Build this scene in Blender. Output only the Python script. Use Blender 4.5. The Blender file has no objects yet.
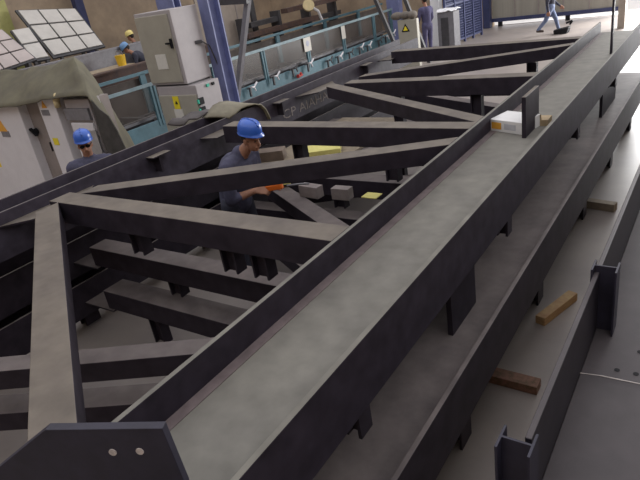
import bpy, bmesh, math, random
from mathutils import Vector, Matrix, noise
random.seed(7)
C = bpy.context.scene.collection
S, G = 1.4, 2.912                     # metres per unit of the surveyed frame, lens height above the floor
FPX = 572.12
PIT, YAW, ROL = 0.43319312, -0.65451489, -0.17045388

# ---------------------------------------------------------------- camera
_f = Vector((math.sin(YAW)*math.cos(PIT), math.cos(YAW)*math.cos(PIT), -math.sin(PIT)))
_r0 = Vector((math.cos(YAW), -math.sin(YAW), 0)); _u0 = _r0.cross(_f)
_r = _r0*math.cos(ROL)+_u0*math.sin(ROL); _u = -_r0*math.sin(ROL)+_u0*math.cos(ROL)
cd = bpy.data.cameras.new('camera'); cam = bpy.data.objects.new('camera', cd); C.objects.link(cam)
cd.sensor_width = 36; cd.lens = FPX*36/640; cd.clip_end = 300; cd.clip_start = 0.02
M = Matrix((( _r.x,_u.x,-_f.x,0),(_r.y,_u.y,-_f.y,0),(_r.z,_u.z,-_f.z,G),(0,0,0,1)))
cam.matrix_world = M
bpy.context.scene.camera = cam

def ray(x, y): return _r*((x-320)/FPX) - _u*((y-240)/FPX) + _f
def at(x, y, X=None, Y=None, Z=None):
    "world point where a sight line of the survey photo meets a plane of the hall"
    d = ray(x, y)
    k = X/d.x if X is not None else Y/d.y if Y is not None else (Z-G)/d.z
    return Vector((d.x*k, d.y*k, d.z*k+G))
def uz(z): return S*z+G
def uv3(x, y, z): return Vector((S*x, S*y, uz(z)))

# ---------------------------------------------------------------- materials
def mat(name, col, rough=.6, var=.25, scale=6, col2=None, metallic=0, bump=0, spec=.4, detail=5, stretch=None):
    m = bpy.data.materials.new(name); m.use_nodes = True
    nt = m.node_tree; b = nt.nodes['Principled BSDF']
    tc = nt.nodes.new('ShaderNodeTexCoord'); n = nt.nodes.new('ShaderNodeTexNoise')
    n.inputs['Scale'].default_value = scale; n.inputs['Detail'].default_value = detail; n.inputs['Roughness'].default_value = .65
    src = tc.outputs['Object']
    if stretch:
        mp = nt.nodes.new('ShaderNodeMapping'); mp.inputs['Scale'].default_value = stretch
        nt.links.new(src, mp.inputs['Vector']); src = mp.outputs['Vector']
    nt.links.new(src, n.inputs['Vector'])
    rp = nt.nodes.new('ShaderNodeValToRGB')
    c2 = col2 if col2 else tuple(c*(1-var) for c in col); c1 = col if col2 else tuple(min(1, c*(1+var)) for c in col)
    rp.color_ramp.elements[0].position = .32; rp.color_ramp.elements[1].position = .68
    rp.color_ramp.elements[0].color = (*c2, 1); rp.color_ramp.elements[1].color = (*c1, 1)
    nt.links.new(n.outputs['Fac'], rp.inputs['Fac']); nt.links.new(rp.outputs['Color'], b.inputs['Base Color'])
    b.inputs['Roughness'].default_value = rough; b.inputs['Metallic'].default_value = metallic
    b.inputs['Specular IOR Level'].default_value = spec
    if bump:
        bp = nt.nodes.new('ShaderNodeBump'); bp.inputs['Strength'].default_value = bump; bp.inputs['Distance'].default_value = .02
        nt.links.new(n.outputs['Fac'], bp.inputs['Height']); nt.links.new(bp.outputs['Normal'], b.inputs['Normal'])
    return m

def lit_dusty(name, base, lit_dust, rough=.5, spec=.5, lo=.55):
    "primed steel, upward faces painted paler for workshop dirt and light from above"
    m = bpy.data.materials.new(name); m.use_nodes = True
    nt = m.node_tree; L = nt.links.new; b = nt.nodes['Principled BSDF']
    g = nt.nodes.new('ShaderNodeNewGeometry'); sp = nt.nodes.new('ShaderNodeSeparateXYZ'); L(g.outputs['Normal'], sp.inputs[0])
    mr = nt.nodes.new('ShaderNodeMapRange'); mr.inputs[1].default_value = .5; mr.inputs[2].default_value = .9
    L(sp.outputs['Z'], mr.inputs[0])  # upward normals take the paler tone: settled dirt plus painted overhead light
    tc = nt.nodes.new('ShaderNodeTexCoord'); n = nt.nodes.new('ShaderNodeTexNoise'); n.inputs['Scale'].default_value = 2.2; n.inputs['Detail'].default_value = 7
    n.inputs['Roughness'].default_value = .6
    L(tc.outputs['Object'], n.inputs['Vector'])
    m2 = nt.nodes.new('ShaderNodeMapRange'); m2.inputs[1].default_value = .3; m2.inputs[2].default_value = .62; m2.inputs[3].default_value = lo; m2.inputs[4].default_value = 1
    L(n.outputs['Fac'], m2.inputs[0])
    mu = nt.nodes.new('ShaderNodeMath'); mu.operation = 'MULTIPLY'; L(mr.outputs[0], mu.inputs[0]); L(m2.outputs[0], mu.inputs[1])
    n2 = nt.nodes.new('ShaderNodeTexNoise'); n2.inputs['Scale'].default_value = 9; n2.inputs['Detail'].default_value = 6; L(tc.outputs['Object'], n2.inputs['Vector'])
    r2 = nt.nodes.new('ShaderNodeValToRGB'); r2.color_ramp.elements[0].color = (*[c*.75 for c in base], 1); r2.color_ramp.elements[1].color = (*[c*1.3 for c in base], 1)
    r2.color_ramp.elements[0].position = .3; r2.color_ramp.elements[1].position = .7
    L(n2.outputs['Fac'], r2.inputs['Fac'])
    r3 = nt.nodes.new('ShaderNodeValToRGB'); r3.color_ramp.elements[0].color = (*[c*.86 for c in lit_dust], 1); r3.color_ramp.elements[1].color = (*[c*1.1 for c in lit_dust], 1)
    r3.color_ramp.elements[0].position = .3; r3.color_ramp.elements[1].position = .7
    L(n2.outputs['Fac'], r3.inputs['Fac'])
    mx = nt.nodes.new('ShaderNodeMix'); mx.data_type = 'RGBA'; L(mu.outputs[0], mx.inputs[0]); L(r2.outputs['Color'], mx.inputs[6]); L(r3.outputs['Color'], mx.inputs[7])
    L(mx.outputs[2], b.inputs['Base Color'])
    b.inputs['Roughness'].default_value = rough; b.inputs['Specular IOR Level'].default_value = spec
    return m

STEEL = lit_dusty('primed_steel', (.031,.0255,.035), (.178,.153,.126), rough=.55, spec=.18)
STEEL_B = lit_dusty('primed_steel_brown', (.029,.0235,.032), (.185,.158,.150), rough=.6, spec=.15)
STEEL_G = lit_dusty('primed_steel_grey', (.033,.0275,.039), (.205,.195,.170), lo=.8, rough=.62, spec=.12)
PURPLE = lit_dusty('grey_purple_steel', (.048,.041,.056), (.13,.115,.112), rough=.6, spec=.15)
PLATE = lit_dusty('rolled_plate', (.022,.019,.026), (.074,.063,.066), lo=.75, spec=.35)
EDGE = mat('mill_scale_band', (.150,.118,.118), .6, .2, 12)
NAVY = mat('navy_primer', (.027,.025,.042), .5, .25, 9)
CHALKF = mat('faded_chalk', (.34,.30,.28), .9, .2, 40, col2=(.10,.085,.085))
CHALK = mat('white_chalk', (.55,.50,.47), .9, .2, 30)
WHITE = mat('white_enamel', (.68,.665,.69), .45, .05, 3)
OFFW = mat('off_white_sheet', (.85,.85,.86), .6, .08, 3)
BEIGE = mat('beige_enamel', (.34,.32,.265), .5, .07, 4)
BEIGE_L = mat('pale_enamel', (.37,.34,.345), .5, .06, 4)
RECESS = mat('grey_recess', (.27,.235,.22), .6, .1, 5)
GREYM = mat('grey_metal', (.19,.185,.20), .5, .15, 8)
GREYD = mat('dark_grey_metal', (.06,.058,.062), .5, .2, 8)
BLUE = mat('blue_column_paint', (.17,.19,.35), .5, .15, 5)
BLUED = mat('dark_blue_paint', (.04,.048,.115), .5, .2, 5)
TEAL = mat('teal_paint', (.075,.155,.19), .5, .15, 6)
TEALL = mat('light_teal_paint', (.19,.27,.30), .5, .15, 6)
BLACK = mat('black_plastic', (.012,.012,.014), .6, .2, 9, spec=.15)
YELLOW = mat('yellow_label', (.75,.62,.03), .6, .06, 9)
YFOAM = mat('yellow_foam', (.66,.60,.20), .8, .08, 9)
ORANGE = mat('orange_label', (.72,.36,.05), .6, .06, 9)
ORANGE2 = mat('orange_plastic', (.75,.16,.02), .5, .1, 9)
YBUCK = mat('yellow_plastic', (.72,.45,.03), .5, .1, 9)
PAPER = mat('paper', (.60,.58,.53), .8, .05, 20)
CARD = mat('cardboard', (.36,.27,.16), .85, .15, 9)
CARTON = mat('white_carton', (.74,.73,.72), .7, .05, 9)
GREEN = mat('green_switch', (.03,.42,.28), .5, .1, 9)
SCREEN = mat('screen_glass', (.32,.31,.31), .25, .15, 4)
WOODY = mat('lumber', (.46,.32,.15), .75, .2, 14, col2=(.33,.18,.09), stretch=(1,1,8))
WOODR = mat('reddish_wood', (.25,.12,.085), .75, .2, 22, col2=(.09,.06,.03), detail=8)
WOODG = mat('grey_wood', (.25,.205,.15), .8, .2, 12)
TARP = mat('olive_canvas', (.150,.138,.092), .85, .2, 3, col2=(.105,.095,.07))
CANV = mat('khaki_canvas', (.215,.195,.145), .85, .15, 8)
RUST = mat('rusty_steel', (.125,.075,.055), .7, .3, 6, col2=(.07,.05,.05))
BROWNP = mat('brown_board', (.34,.27,.19), .8, .15, 5)
PANELB = mat('beige_sheet', (.30,.255,.215), .7, .12, 2)
BLOCK = mat('pale_block', (.25,.215,.205), .85, .15, 8)
SKIN = mat('skin', (.33,.165,.105), .6, .12, 14)
SHIRT = mat('navy_workwear', (.068,.068,.112), .85, .25, 10, bump=.2)
SHIRT2 = mat('black_jacket', (.040,.042,.060), .85, .25, 10)
TROUS = mat('dark_trousers', (.038,.04,.06), .85, .25, 10)
JEANS = mat('denim', (.13,.16,.25), .85, .25, 8)
OVER = mat('violet_overalls', (.075,.07,.14), .85, .25, 8)
BOOT = mat('boots', (.05,.035,.03), .6, .2, 10)
HAIR = mat('dark_hair', (.022,.016,.013), .7, .3, 40)
HELM = mat('blue_helmet_plastic', (.03,.115,.50), .32, .06, 5, spec=.6)
HELMY = mat('yellow_helmet_plastic', (.75,.62,.22), .4, .05, 5)
HELML = mat('light_blue_helmet_plastic', (.16,.30,.52), .4, .05, 5)
STONE = mat('stone_wall', (.42,.325,.225), .9, .25, 1.4, col2=(.27,.21,.155), bump=.3, detail=9)
FLOOR = mat('concrete', (.31,.270,.242), .42, .2, .9, col2=(.225,.197,.188), spec=.55, detail=9)
DOORM = mat('door_sheet', (.29,.275,.235), .6, .1, .8, stretch=(6,1,.3))
FOAMY = mat('pale_foam_glove', (.55,.45,.25), .8, .1, 9)
RED = mat('red_plastic', (.5,.05,.04), .5, .1, 9)

def glass():
    m = bpy.data.materials.new('hazy_guard_panel'); m.use_nodes = True; nt = m.node_tree
    b = nt.nodes['Principled BSDF']; o = nt.nodes['Material Output']
    b.inputs['Base Color'].default_value = (.075,.06,.05,1); b.inputs['Roughness'].default_value = .3
    t = nt.nodes.new('ShaderNodeBsdfTransparent'); mx = nt.nodes.new('ShaderNodeMixShader'); mx.inputs[0].default_value = .35
    nt.links.new(t.outputs[0], mx.inputs[1]); nt.links.new(b.outputs[0], mx.inputs[2]); nt.links.new(mx.outputs[0], o.inputs['Surface'])
    return m
GLASS = glass()

# ---------------------------------------------------------------- mesh helpers
def prism(bm, poly, axis_vec):
    "extrude a 3D polygon along a vector"
    a = [bm.verts.new(p) for p in poly]; b = [bm.verts.new(Vector(p)+axis_vec) for p in poly]
    bm.faces.new(a); bm.faces.new(b[::-1]); n = len(a)
    for i in range(n): bm.faces.new((a[i], b[i], b[(i+1) % n], a[(i+1) % n]))
def box(bm, x0, x1, y0, y1, z0, z1):
    prism(bm, [Vector((x0,y0,z0)),Vector((x1,y0,z0)),Vector((x1,y1,z0)),Vector((x0,y1,z0))], Vector((0,0,z1-z0)))
def hexa(bm, P):
    v = [bm.verts.new(p) for p in P]
    for f in ((0,1,2,3),(7,6,5,4),(0,4,5,1),(1,5,6,2),(2,6,7,3),(3,7,4,0)): bm.faces.new([v[i] for i in f])
def bar(bm, p0, p1, w, h, up=Vector((0,0,1)), top=False):
    "rectangular bar; p0-p1 is its axis (or the centre line of its top face)"
    p0, p1 = Vector(p0), Vector(p1); d = (p1-p0).normalized()
    s = d.cross(up); s = s.normalized() if s.length > 1e-5 else Vector((1,0,0))
    n = s.cross(d).normalized(); o = -n*h/2 if top else Vector((0,0,0))
    P = []
    for q in (p0, p1):
        for a, b in ((-1,-1),(1,-1),(1,1),(-1,1)): P.append(q+o+s*(a*w/2)+n*(b*h/2))
    hexa(bm, P)
def cyl(bm, p0, p1, r0, r1=None, n=14):
    p0, p1 = Vector(p0), Vector(p1); r1 = r0 if r1 is None else r1
    d = (p1-p0).normalized(); s = d.orthogonal().normalized(); t = d.cross(s)
    A = [bm.verts.new(p0+(s*math.cos(2*math.pi*i/n)+t*math.sin(2*math.pi*i/n))*r0) for i in range(n)]
    B = [bm.verts.new(p1+(s*math.cos(2*math.pi*i/n)+t*math.sin(2*math.pi*i/n))*r1) for i in range(n)]
    bm.faces.new(A[::-1]); bm.faces.new(B)
    for i in range(n): bm.faces.new((A[i], A[(i+1) % n], B[(i+1) % n], B[i]))
def tube(bm, pts, r, n=8):
    for a, b in zip(pts, pts[1:]): cyl(bm, a, b, r, r, n)
def ellip(bm, c, rx, ry, rz, seg=16, ring=10, rot=None):
    r = bmesh.ops.create_uvsphere(bm, u_segments=seg, v_segments=ring, radius=1)
    for v in r['verts']:
        p = Vector((v.co.x*rx, v.co.y*ry, v.co.z*rz))
        if rot: p = rot @ p
        v.co = p+Vector(c)

def obj(name, bm, m, parent=None, bevel=0, smooth=False, label=None):
    bmesh.ops.recalc_face_normals(bm, faces=bm.faces)
    me = bpy.data.meshes.new(name); bm.to_mesh(me); bm.free(); me.materials.append(m)
    if smooth:
        for p in me.polygons: p.use_smooth = True
    o = bpy.data.objects.new(name, me); C.objects.link(o)
    if parent:
        o.parent = parent; o.matrix_parent_inverse = Matrix.Translation(-parent.location) if parent.type == 'EMPTY' else Matrix()
    if bevel:
        b = o.modifiers.new('bevel', 'BEVEL'); b.width = bevel; b.segments = 2; b.limit_method = 'ANGLE'
    if label: o['label'] = label
    return o
def tag(o, label, cat, group=None, kind=None):
    o['label'] = label; o['category'] = cat
    if group: o['group'] = group
    if kind: o['kind'] = kind
    return o
def thing(name, label, cat, loc=(0,0,0), group=None):
    o = bpy.data.objects.new(name, None); C.objects.link(o); o.location = loc; o.empty_display_size = .1
    return tag(o, label, cat, group)
def B(): return bmesh.new()
def boxpart(name, m, parent, x0, x1, y0, y1, z0, z1, bevel=0, label=None):
    bm = B(); box(bm, x0, x1, y0, y1, z0, z1); return obj(name, bm, m, parent, bevel, label=label)
def struct(name, bm, m):
    o = obj(name, bm, m); o['kind'] = 'structure'; return o

# ---------------------------------------------------------------- the hall
bm = B(); box(bm, -20, 14, -6, 60, -.2, 0); struct('floor', bm, FLOOR)
bm = B(); box(bm, -20, 14, 23.1, 60, 0, .02); struct('floor_outside', bm, mat('sunlit_concrete', (.80,.78,.76), .8, .06, 1))  # outdoor daylight put into the colour: ground painted almost white
bm = B(); box(bm, -18.3, -18, -6, 22.8, 0, 9); struct('wall_left', bm, STONE)
bm = B(); box(bm, -18, -7.6, 22.8, 23.1, 0, 9); box(bm, -7.6, -3.1, 22.8, 23.1, 3.9, 9); box(bm, -3.1, 9, 22.8, 23.1, 4.6, 9); struct('wall_back', bm, STONE)
bm = B(); box(bm, 9, 9.3, -6, 23.1, 0, 9); struct('wall_right', bm, STONE)
bm = B(); box(bm, -18, 9, -6.3, -6, 0, 9); struct('wall_front', bm, STONE)
d1 = bpy.data.objects.new('door_1', None); C.objects.link(d1); d1.location = (-5.3, 22.9, 0); d1['kind'] = 'structure'
bm = B(); box(bm, -7.6, -3.1, 22.85, 22.93, .30, 3.9); obj('door_leaf', bm, DOORM, d1)
for x in (-6.75, -5.9, -5.05, -4.2): boxpart('door_rib', RECESS, d1, x-.02, x+.02, 22.82, 22.86, .30, 3.9)
boxpart('bottom_rail', BLUED, d1, -7.6, -3.1, 22.80, 22.93, .17, .30)
for x in (-7.3, -4.9): boxpart('door_foot', BLACK, d1, x-.07, x+.07, 22.8, 22.92, 0, .17)
bm = B(); box(bm, -7.85, -7.6, 22.55, 22.8, 0, 6); o = struct('trim_1', bm, BLUED)
p0 = at(617, 29, Z=0); p1 = at(624.5, 28, Z=0)
bm = B(); box(bm, p0.x, p1.x, p0.y, p0.y+.35, 0, 5); struct('trim_2', bm, PANELB)

# ---------------------------------------------------------------- truss frames
def chord_bm(xl, xr, y0, y1, zt, zb, zw, t=.028, wt=.02, y0r=None):
    bm = B()
    box(bm, xl, xl+t, y0, y1, zb, zt); box(bm, xr-t, xr, y0r if y0r is not None else y0, y1, zb, zt)
    box(bm, xl+t, xr-t, y0r if y0r is not None else y0, y1, zw-wt, zw)
    return bm
def stub_bm(c, w, d, z0, z1, t=.016):
    "short I-section post, flanges facing across the hall"
    bm = B(); x, y = c
    box(bm, x-w/2, x-w/2+t, y-d/2, y+d/2, z0, z1); box(bm, x+w/2-t, x+w/2, y-d/2, y+d/2, z0, z1)
    box(bm, x-w/2+t, x+w/2-t, y-t/2, y+t/2, z0, z1); return bm
def cross_bm(x0, x1, yf, yb, zt, h):
    bm = B(); box(bm, x0, x1, yf, yb, zt-h, zt); return bm
H = .14*S
def brace(a, b, w, z, h, m, par):
    (ax, ay), (bx, by) = a, b; k = w/2*math.hypot(bx-ax, by-ay)/abs(bx-ax); bm = B()
    prism(bm, [Vector((ax*S,(ay-k)*S,z-h)),Vector((bx*S,(by-k)*S,z-h)),Vector((bx*S,(by+k)*S,z-h)),Vector((ax*S,(ay+k)*S,z-h))], Vector((0,0,h)))
    return obj('diagonal_brace', bm, m, par, .005)

# top frame
tf = thing('steel_truss_frame', 'topmost dark steel truss frame of the stack, carrying the white carton on its chord', 'steel frame', uv3(-2.4,3.7,-1.24), 'stacked steel truss frames')
zt = uz(-1)
obj('chord', chord_bm(-1.262*S, -.803*S, .56*S, 7.47*S, zt, uz(-1.24), uz(-1.115), y0r=.34*S), STEEL_G, tf, .004, label='wide chord lying on its side, grey pale-painted web up, nearest the camera')
bm = B(); box(bm, -1.262*S+.028, -1.20*S, .56*S, 7.4*S, uz(-1.115), uz(-1.115)+.004); obj('weld_band', bm, EDGE, tf, label='pinkish bare band along the inner edge of the web')
obj('chord', chord_bm(-3.79*S, -3.50*S, .1*S, 7.46*S, zt, uz(-1.285), uz(-1.12)), PURPLE, tf, .004, label='far chord next to the cabinets, purplish grey')
for yf, yb, dx in ((1.72,1.87,0),(3.31,3.46,0),(4.74,4.89,.3),(6.42,6.56,-.05)):
    obj('cross_beam', cross_bm((-3.33+dx)*S, -1.263*S, yf*S, yb*S, zt, H), STEEL, tf, .006)
for a, b, w in (((-3.24,1.65),(-1.268,.42),.13),((-3.23,1.935),(-1.266,3.075),.13),((-3.17,4.71),(-1.266,3.525),.12),((-3.03,5.09),(-1.266,6.13),.12)):
    brace(a, b, w, zt-.002, .108*S, STEEL, tf)
for yc, y0, y1 in ((1.8,1.45,2.15),(3.39,3.2,3.6),(4.9,4.55,5.25),(6.48,6.3,6.7)):
    bm = B(); z = uz(-1.085)
    prism(bm, [Vector((-3.5*S,y0*S,z)),Vector((-3.335*S,(yc-.16)*S,z)),Vector((-3.335*S,(yc+.16)*S,z)),Vector((-3.5*S,y1*S,z))], Vector((0,0,.016))); obj('gusset_plate', bm, STEEL, tf)
for yc in (2.72,4.28,5.95):
    bm = B(); z = uz(-1.05); box(bm, -3.5*S, -3.42*S, (yc-.09)*S, (yc+.09)*S, z, z+.012); box(bm, -3.5*S, -3.43*S, (yc-.03)*S, (yc-.01)*S, uz(-1.17), z); obj('bracket', bm, STEEL, tf)
for x, y in ((-2.65,1.795),(-1.94,1.795),(-1.74,1.795),(at(300.5,150,Y=3.385*S).x/S,3.385),(-1.85,3.385),(-2.5,4.81),(-1.75,4.81),(-1.62,6.05)):
    obj('hanging_stub', stub_bm((x*S, y*S), .095*S, .07*S, uz(-1.29 if y < 3 else -1.40), uz(-1.14)), STEEL, tf)
for y in (1.13,2.62,4.22,5.75):
    obj('hanging_stub', stub_bm((-.84*S, y*S), .06*S, .07*S, uz(-1.335), uz(-1.24)), STEEL, tf)
for y in (.8,2.3,3.8,5.3,7):
    obj('hanging_stub', stub_bm((-1.17*S, y*S), .07*S, .09*S, uz(-1.44), uz(-1.24)), STEEL, tf)
for x in (-3.70,):
    for y in (1.0,2.6,4.2,5.9): obj('hanging_stub', stub_bm((x*S, y*S), .12*S, .12*S, uz(-1.44), uz(-1.24)), STEEL, tf)

bm = B(); box(bm, -1.0*S, -.975*S, 3.50*S, 3.80*S, uz(-1.115), uz(-.862)); obj('standing_plate', bm, STEEL, tf, .003)
bm = B(); box(bm, -.93*S, -.912*S, 6.1*S, 6.15*S, uz(-1.115), uz(-.42)); obj('standing_plate', bm, STEEL, tf, .003)
# end plate with the two bolt holes, at the near end
A0 = at(45,430,Z=uz(-.80)); A1 = at(162,428.5,Z=uz(-.80)); dv = (A1-A0).normalized(); nv = Vector((-dv.y, dv.x, 0))
def onplane(x, y):
    d = ray(x, y); o_ = Vector((0,0,G)); k = (A0-o_).dot(nv)/d.dot(nv); return o_+d*k
bm = B(); poly = [onplane(*q) for q in ((45,430),(162,428.5),(186,486),(196,560),(150,640),(-40,600),(-45,503))]
prism(bm, poly, nv*.03); ep = obj('end_plate', bm, NAVY, tf, .002, label='dark chamfered end plate with two bolt holes')
for q in ((113,452),(140,451)):
    c = onplane(*q); bm = B(); cyl(bm, c-nv*.003, c+nv*.002, .0125, n=18); obj('bolt_hole', bm, CHALK, ep)

# middle frame
mf = thing('steel_truss_frame', 'middle dark steel truss frame, seen between the top frame and the one on the floor', 'steel frame', uv3(-2.3,3.8,-1.70), 'stacked steel truss frames')
zt = uz(-1.44)
obj('chord', chord_bm(-1.15*S, -.692*S, .5*S, 7.4*S, zt, uz(-1.70), uz(-1.565)), STEEL_B, mf, .004)
obj('chord', chord_bm(-3.98*S, -3.68*S, .1*S, 7.4*S, zt, uz(-1.70), uz(-1.56)), STEEL_B, mf, .004)
for yf, yb in ((1.93,2.07),(3.42,3.57),(4.95,5.09),(6.5,6.64)):
    obj('cross_beam', cross_bm(-3.45*S, -1.15*S, yf*S, yb*S, zt, H), STEEL_B, mf, .006)
for a, b, w in (((-3.2,.60),(-1.152,1.76),.12),((-2.9,3.27),(-1.152,2.22),.13),((-3.2,3.75),(-1.152,4.85),.12),((-3.2,6.3),(-1.152,5.2),.12)):
    brace(a, b, w, zt-.002, .108*S, STEEL_B, mf)
for x, y in ((-2.71,2.0),(-1.9,3.49),(-2.4,3.49),(-2.2,5.02)):
    obj('hanging_stub', stub_bm((x*S, y*S),   .10*S, .07*S, uz(-1.70), uz(-1.58)), STEEL_B, mf)
for yc in (2.0,3.5,5.02,6.57):
    bm = B(); z = uz(-1.585); box(bm, -3.68*S, -3.40*S, (yc-.09)*S, (yc+.09)*S, z-.016, z); obj('gusset_plate', bm, STEEL_B, mf)
bm = B(); box(bm, -.905*S, -.88*S, 2.00*S, 2.30*S, uz(-1.565), uz(-1.325)); obj('standing_plate', bm, STEEL, mf, .003)
bm = B(); box(bm, -.905*S, -.88*S, 5.55*S, 6.25*S, uz(-1.565), uz(-1.16)); obj('standing_plate', bm, STEEL, mf, .003)

# bottom frame
lf = thing('steel_truss_frame', 'lowest dark steel truss frame, standing on stubs on the concrete floor', 'steel frame', uv3(-2.3,3.7,-2.08), 'stacked steel truss frames')
zt = uz(-1.705)
obj('chord', chord_bm(-1.26*S, -.803*S, .5*S, 7.4*S, zt, uz(-1.97), uz(-1.83)), STEEL_B, lf, .004)
obj('chord', chord_bm(-3.87*S, -3.57*S, .1*S, 7.4*S, zt, uz(-1.95), uz(-1.83)), STEEL_B, lf, .004)
for yf, yb in ((1.84,2.01),(3.3,3.45),(4.85,4.99),(6.4,6.54)):
    obj('cross_beam', cross_bm(-3.31*S, -1.26*S, yf*S, yb*S, zt, H), STEEL_B, lf, .006)
for a, b, w in (((-3.2,.64),(-1.262,1.72),.15),((-3.2,3.2),(-1.262,2.12),.12),((-3.2,3.6),(-1.262,4.75),.12),((-3.2,6.2),(-1.262,5.1),.12)):
    brace(a, b, w, zt-.002, .108*S, STEEL_B, lf)
for yc in (1.92,3.38,4.92,6.47):
    bm = B(); z = uz(-1.847); box(bm, -3.57*S, -3.25*S, (yc-.09)*S, (yc+.09)*S, z-.016, z); obj('gusset_plate', bm, STEEL_B, lf)
for x, y in ((-2.94,1.93),(-1.8,1.93),(-2.9,3.38),(-1.9,3.38),(-2.6,4.92),(-1.62,4.92)):
    obj('floor_stub', stub_bm((x*S, y*S), .10*S, .07*S, 0, uz(-1.845)), STEEL_B, lf)
for y in (.7,1.9,3.2,4.52,5.72,6.9):
    for x in (-.845,-3.72): obj('floor_stub', stub_bm((x*S, y*S), .085*S, .12*S, 0, uz(-1.95)), STEEL_B, lf)

# wide beam along the right, on which the photographer stands
rb = thing('wide_steel_beam', 'wide dark steel beam with grey plate web at the right edge, short posts bolted along its flange', 'steel beam', uv3(0,3,-2.08))
XL, XR = -.277*S, .42*S; zw = uz(-1.215)
ypost = at(512,520,Z=zw).y+.075
bm = chord_bm(XL, XR, ypost, 7.9*S, uz(-1), uz(-1.45), zw, t=.022, y0r=-.6*S); obj('beam_body', bm, PLATE, rb, .004)
for q0, q1, q2 in (((588,272),(617,269),(601,331)),((498,461),(530,468),(512,520))):
    c = at(*q2, Z=zw); top = None
    w = .105; d = .10; cx = max(c.x, XL+.035) if q0[0] > 550 else c.x+.012
    bm = stub_bm((cx, c.y+.02), w, d, zw, zw+.335, .008); obj('stub_post', bm, NAVY, rb)
for q in ((617,370),(636,374),(640,352)):
    c = at(*q, Z=zw); bm = B(); cyl(bm, c, c+Vector((0,0,.0015)), .011, n=16); obj('bolt_hole', bm, BLACK, rb)
a = at(577,372.5,Z=zw+.002); b = at(600,375.5,Z=zw+.002); c = at(660,388,Z=zw+.002)
bm = B(); bar(bm, a, b, .003, .002); bar(bm, b, c, .005, .002); obj('scribed_line', bm, CHALK, rb, label='white line scribed across the plate')
for y in (-.4, 1.6, 3.6, 5.6, 7.6):
    for x in (-.2,.34): obj('leg', stub_bm((x*S, y*S), .1*S, .1*S, 0, uz(-1.45)), STEEL, rb)

# ---------------------------------------------------------------- things lying on the frames
zb = uz(-1.115)
P0 = at(490,130.5,Z=zb); P1 = at(523,135.2,Z=zb); dx_ = (P1-P0); P1 = P0+dx_*.99
hb = .108; T0 = at(507.5,111,Z=zb+hb); dy_ = T0-at(489.5,119.6,Z=zb+hb)
wc = thing('white_carton', 'flat white carton with orange label, on the grey chord behind a standing plate', 'box', P0)
bm = B(); hexa(bm, [P0,P1,P1+dy_,P0+dy_]+[p+Vector((0,0,hb)) for p in (P0,P1,P1+dy_,P0+dy_)]); obj('carton_body', bm, CARTON, wc, .003)
ux = (P1-P0).normalized(); nf = ux.cross(Vector((0,0,1))).normalized()
def label_on(P, u, n, a0, a1, z0, z1, m, name, par, t=.002):
    bm = B(); q = [P+u*a0+Vector((0,0,z0)), P+u*a1+Vector((0,0,z0)), P+u*a1+Vector((0,0,z1)), P+u*a0+Vector((0,0,z1))]
    if n.dot(Vector((0,0,G))-P) < 0: n = -n
    prism(bm, q, n*t); return obj(name, bm, m, par)
Lx = (P1-P0).length
label_on(P0, ux, nf, Lx*.06, Lx*.36, .024, .084, ORANGE, 'label', wc)
label_on(P0, ux, nf, Lx*.45, Lx*.80, .028, .080, mat('grey_print', (.50,.50,.53), .7), 'printed_panel', wc)
c0 = at(535,126,Z=zb); bc = thing('brown_cardboard', 'torn piece of brown cardboard beside the white carton on the chord', 'cardboard', c0)
bm = B(); c1 = at(548,126,Z=zb); s_ = (c1-c0); dd = Vector((-s_.y, s_.x, 0)).normalized()*.16
hexa(bm, [c0,c1,c1+dd,c0+dd]+[p+Vector((0,0,.055)) for p in (c0,c1,c1+dd,c0+dd)]); obj('folded_body', bm, CARD, bc)
bm = B(); prism(bm, [c0+Vector((0,0,.055)), c0+s_*.5+Vector((0,0,.055)), c0+s_*.45+Vector((0,0,.11))], dd*.05); obj('torn_flap', bm, CARD, bc)

zc = uz(-1.44)
def blockat(name, q0, q1, h, dep, m, label, cat, z=zc, group=None, parts=True):
    a = at(*q0, Z=z); b = at(*q1, Z=z); s = b-a; n = Vector((-s.y, s.x, 0)).normalized()*dep
    bm = B(); hexa(bm, [a,b,b+n,a+n]+[p+Vector((0,0,h)) for p in (a,b,b+n,a+n)]); o = obj(name, bm, m, bevel=.004)
    return tag(o, label, cat, group)
# packing boards bridging the middle frame's beams carry the yellow foam
bm = B(); box(bm, -3.3*S, -2.55*S, 3.45*S, 5.05*S, zc, zc+.03); tag(obj('packing_board', bm, WOODG), 'grey board bridging two beams of the middle frame, under the yellow foam', 'board')
z2 = zc+.03
blockat('foam_block', (296,160), (341,154), .07, .30, YFOAM, 'large pale yellow foam slab seen between two beams, right of the bending worker', 'foam', z2)
blockat('foam_block', (266,188), (291,184), .04, .2, YFOAM, 'thin strip of yellow foam next to the hand holding the orange tool', 'foam', z2)
o = blockat('cardboard_box', (257,163), (284,160), .12, .2, mat('dull_cardboard', (.20,.155,.125), .85, .2, 8), 'small brown cardboard box between the worker and the yellow foam slab', 'box', z2)
blockat('yellow_pad', (361,198), (376,199.5), .012, .13, YFOAM, 'small yellow pad lying alone on the beam below the long brace', 'pad')
blockat('pale_block', (300,196.5), (318,199.5), .12, .10, BLOCK, 'pale block on the beam, left of two, below the long diagonal brace', 'block', group='pale blocks on the middle frame')
blockat('pale_block', (332,199.5), (349,201), .115, .10, BLOCK, 'pale block on the beam, right of two, nearer the yellow pad', 'block', group='pale blocks on the middle frame')

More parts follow.
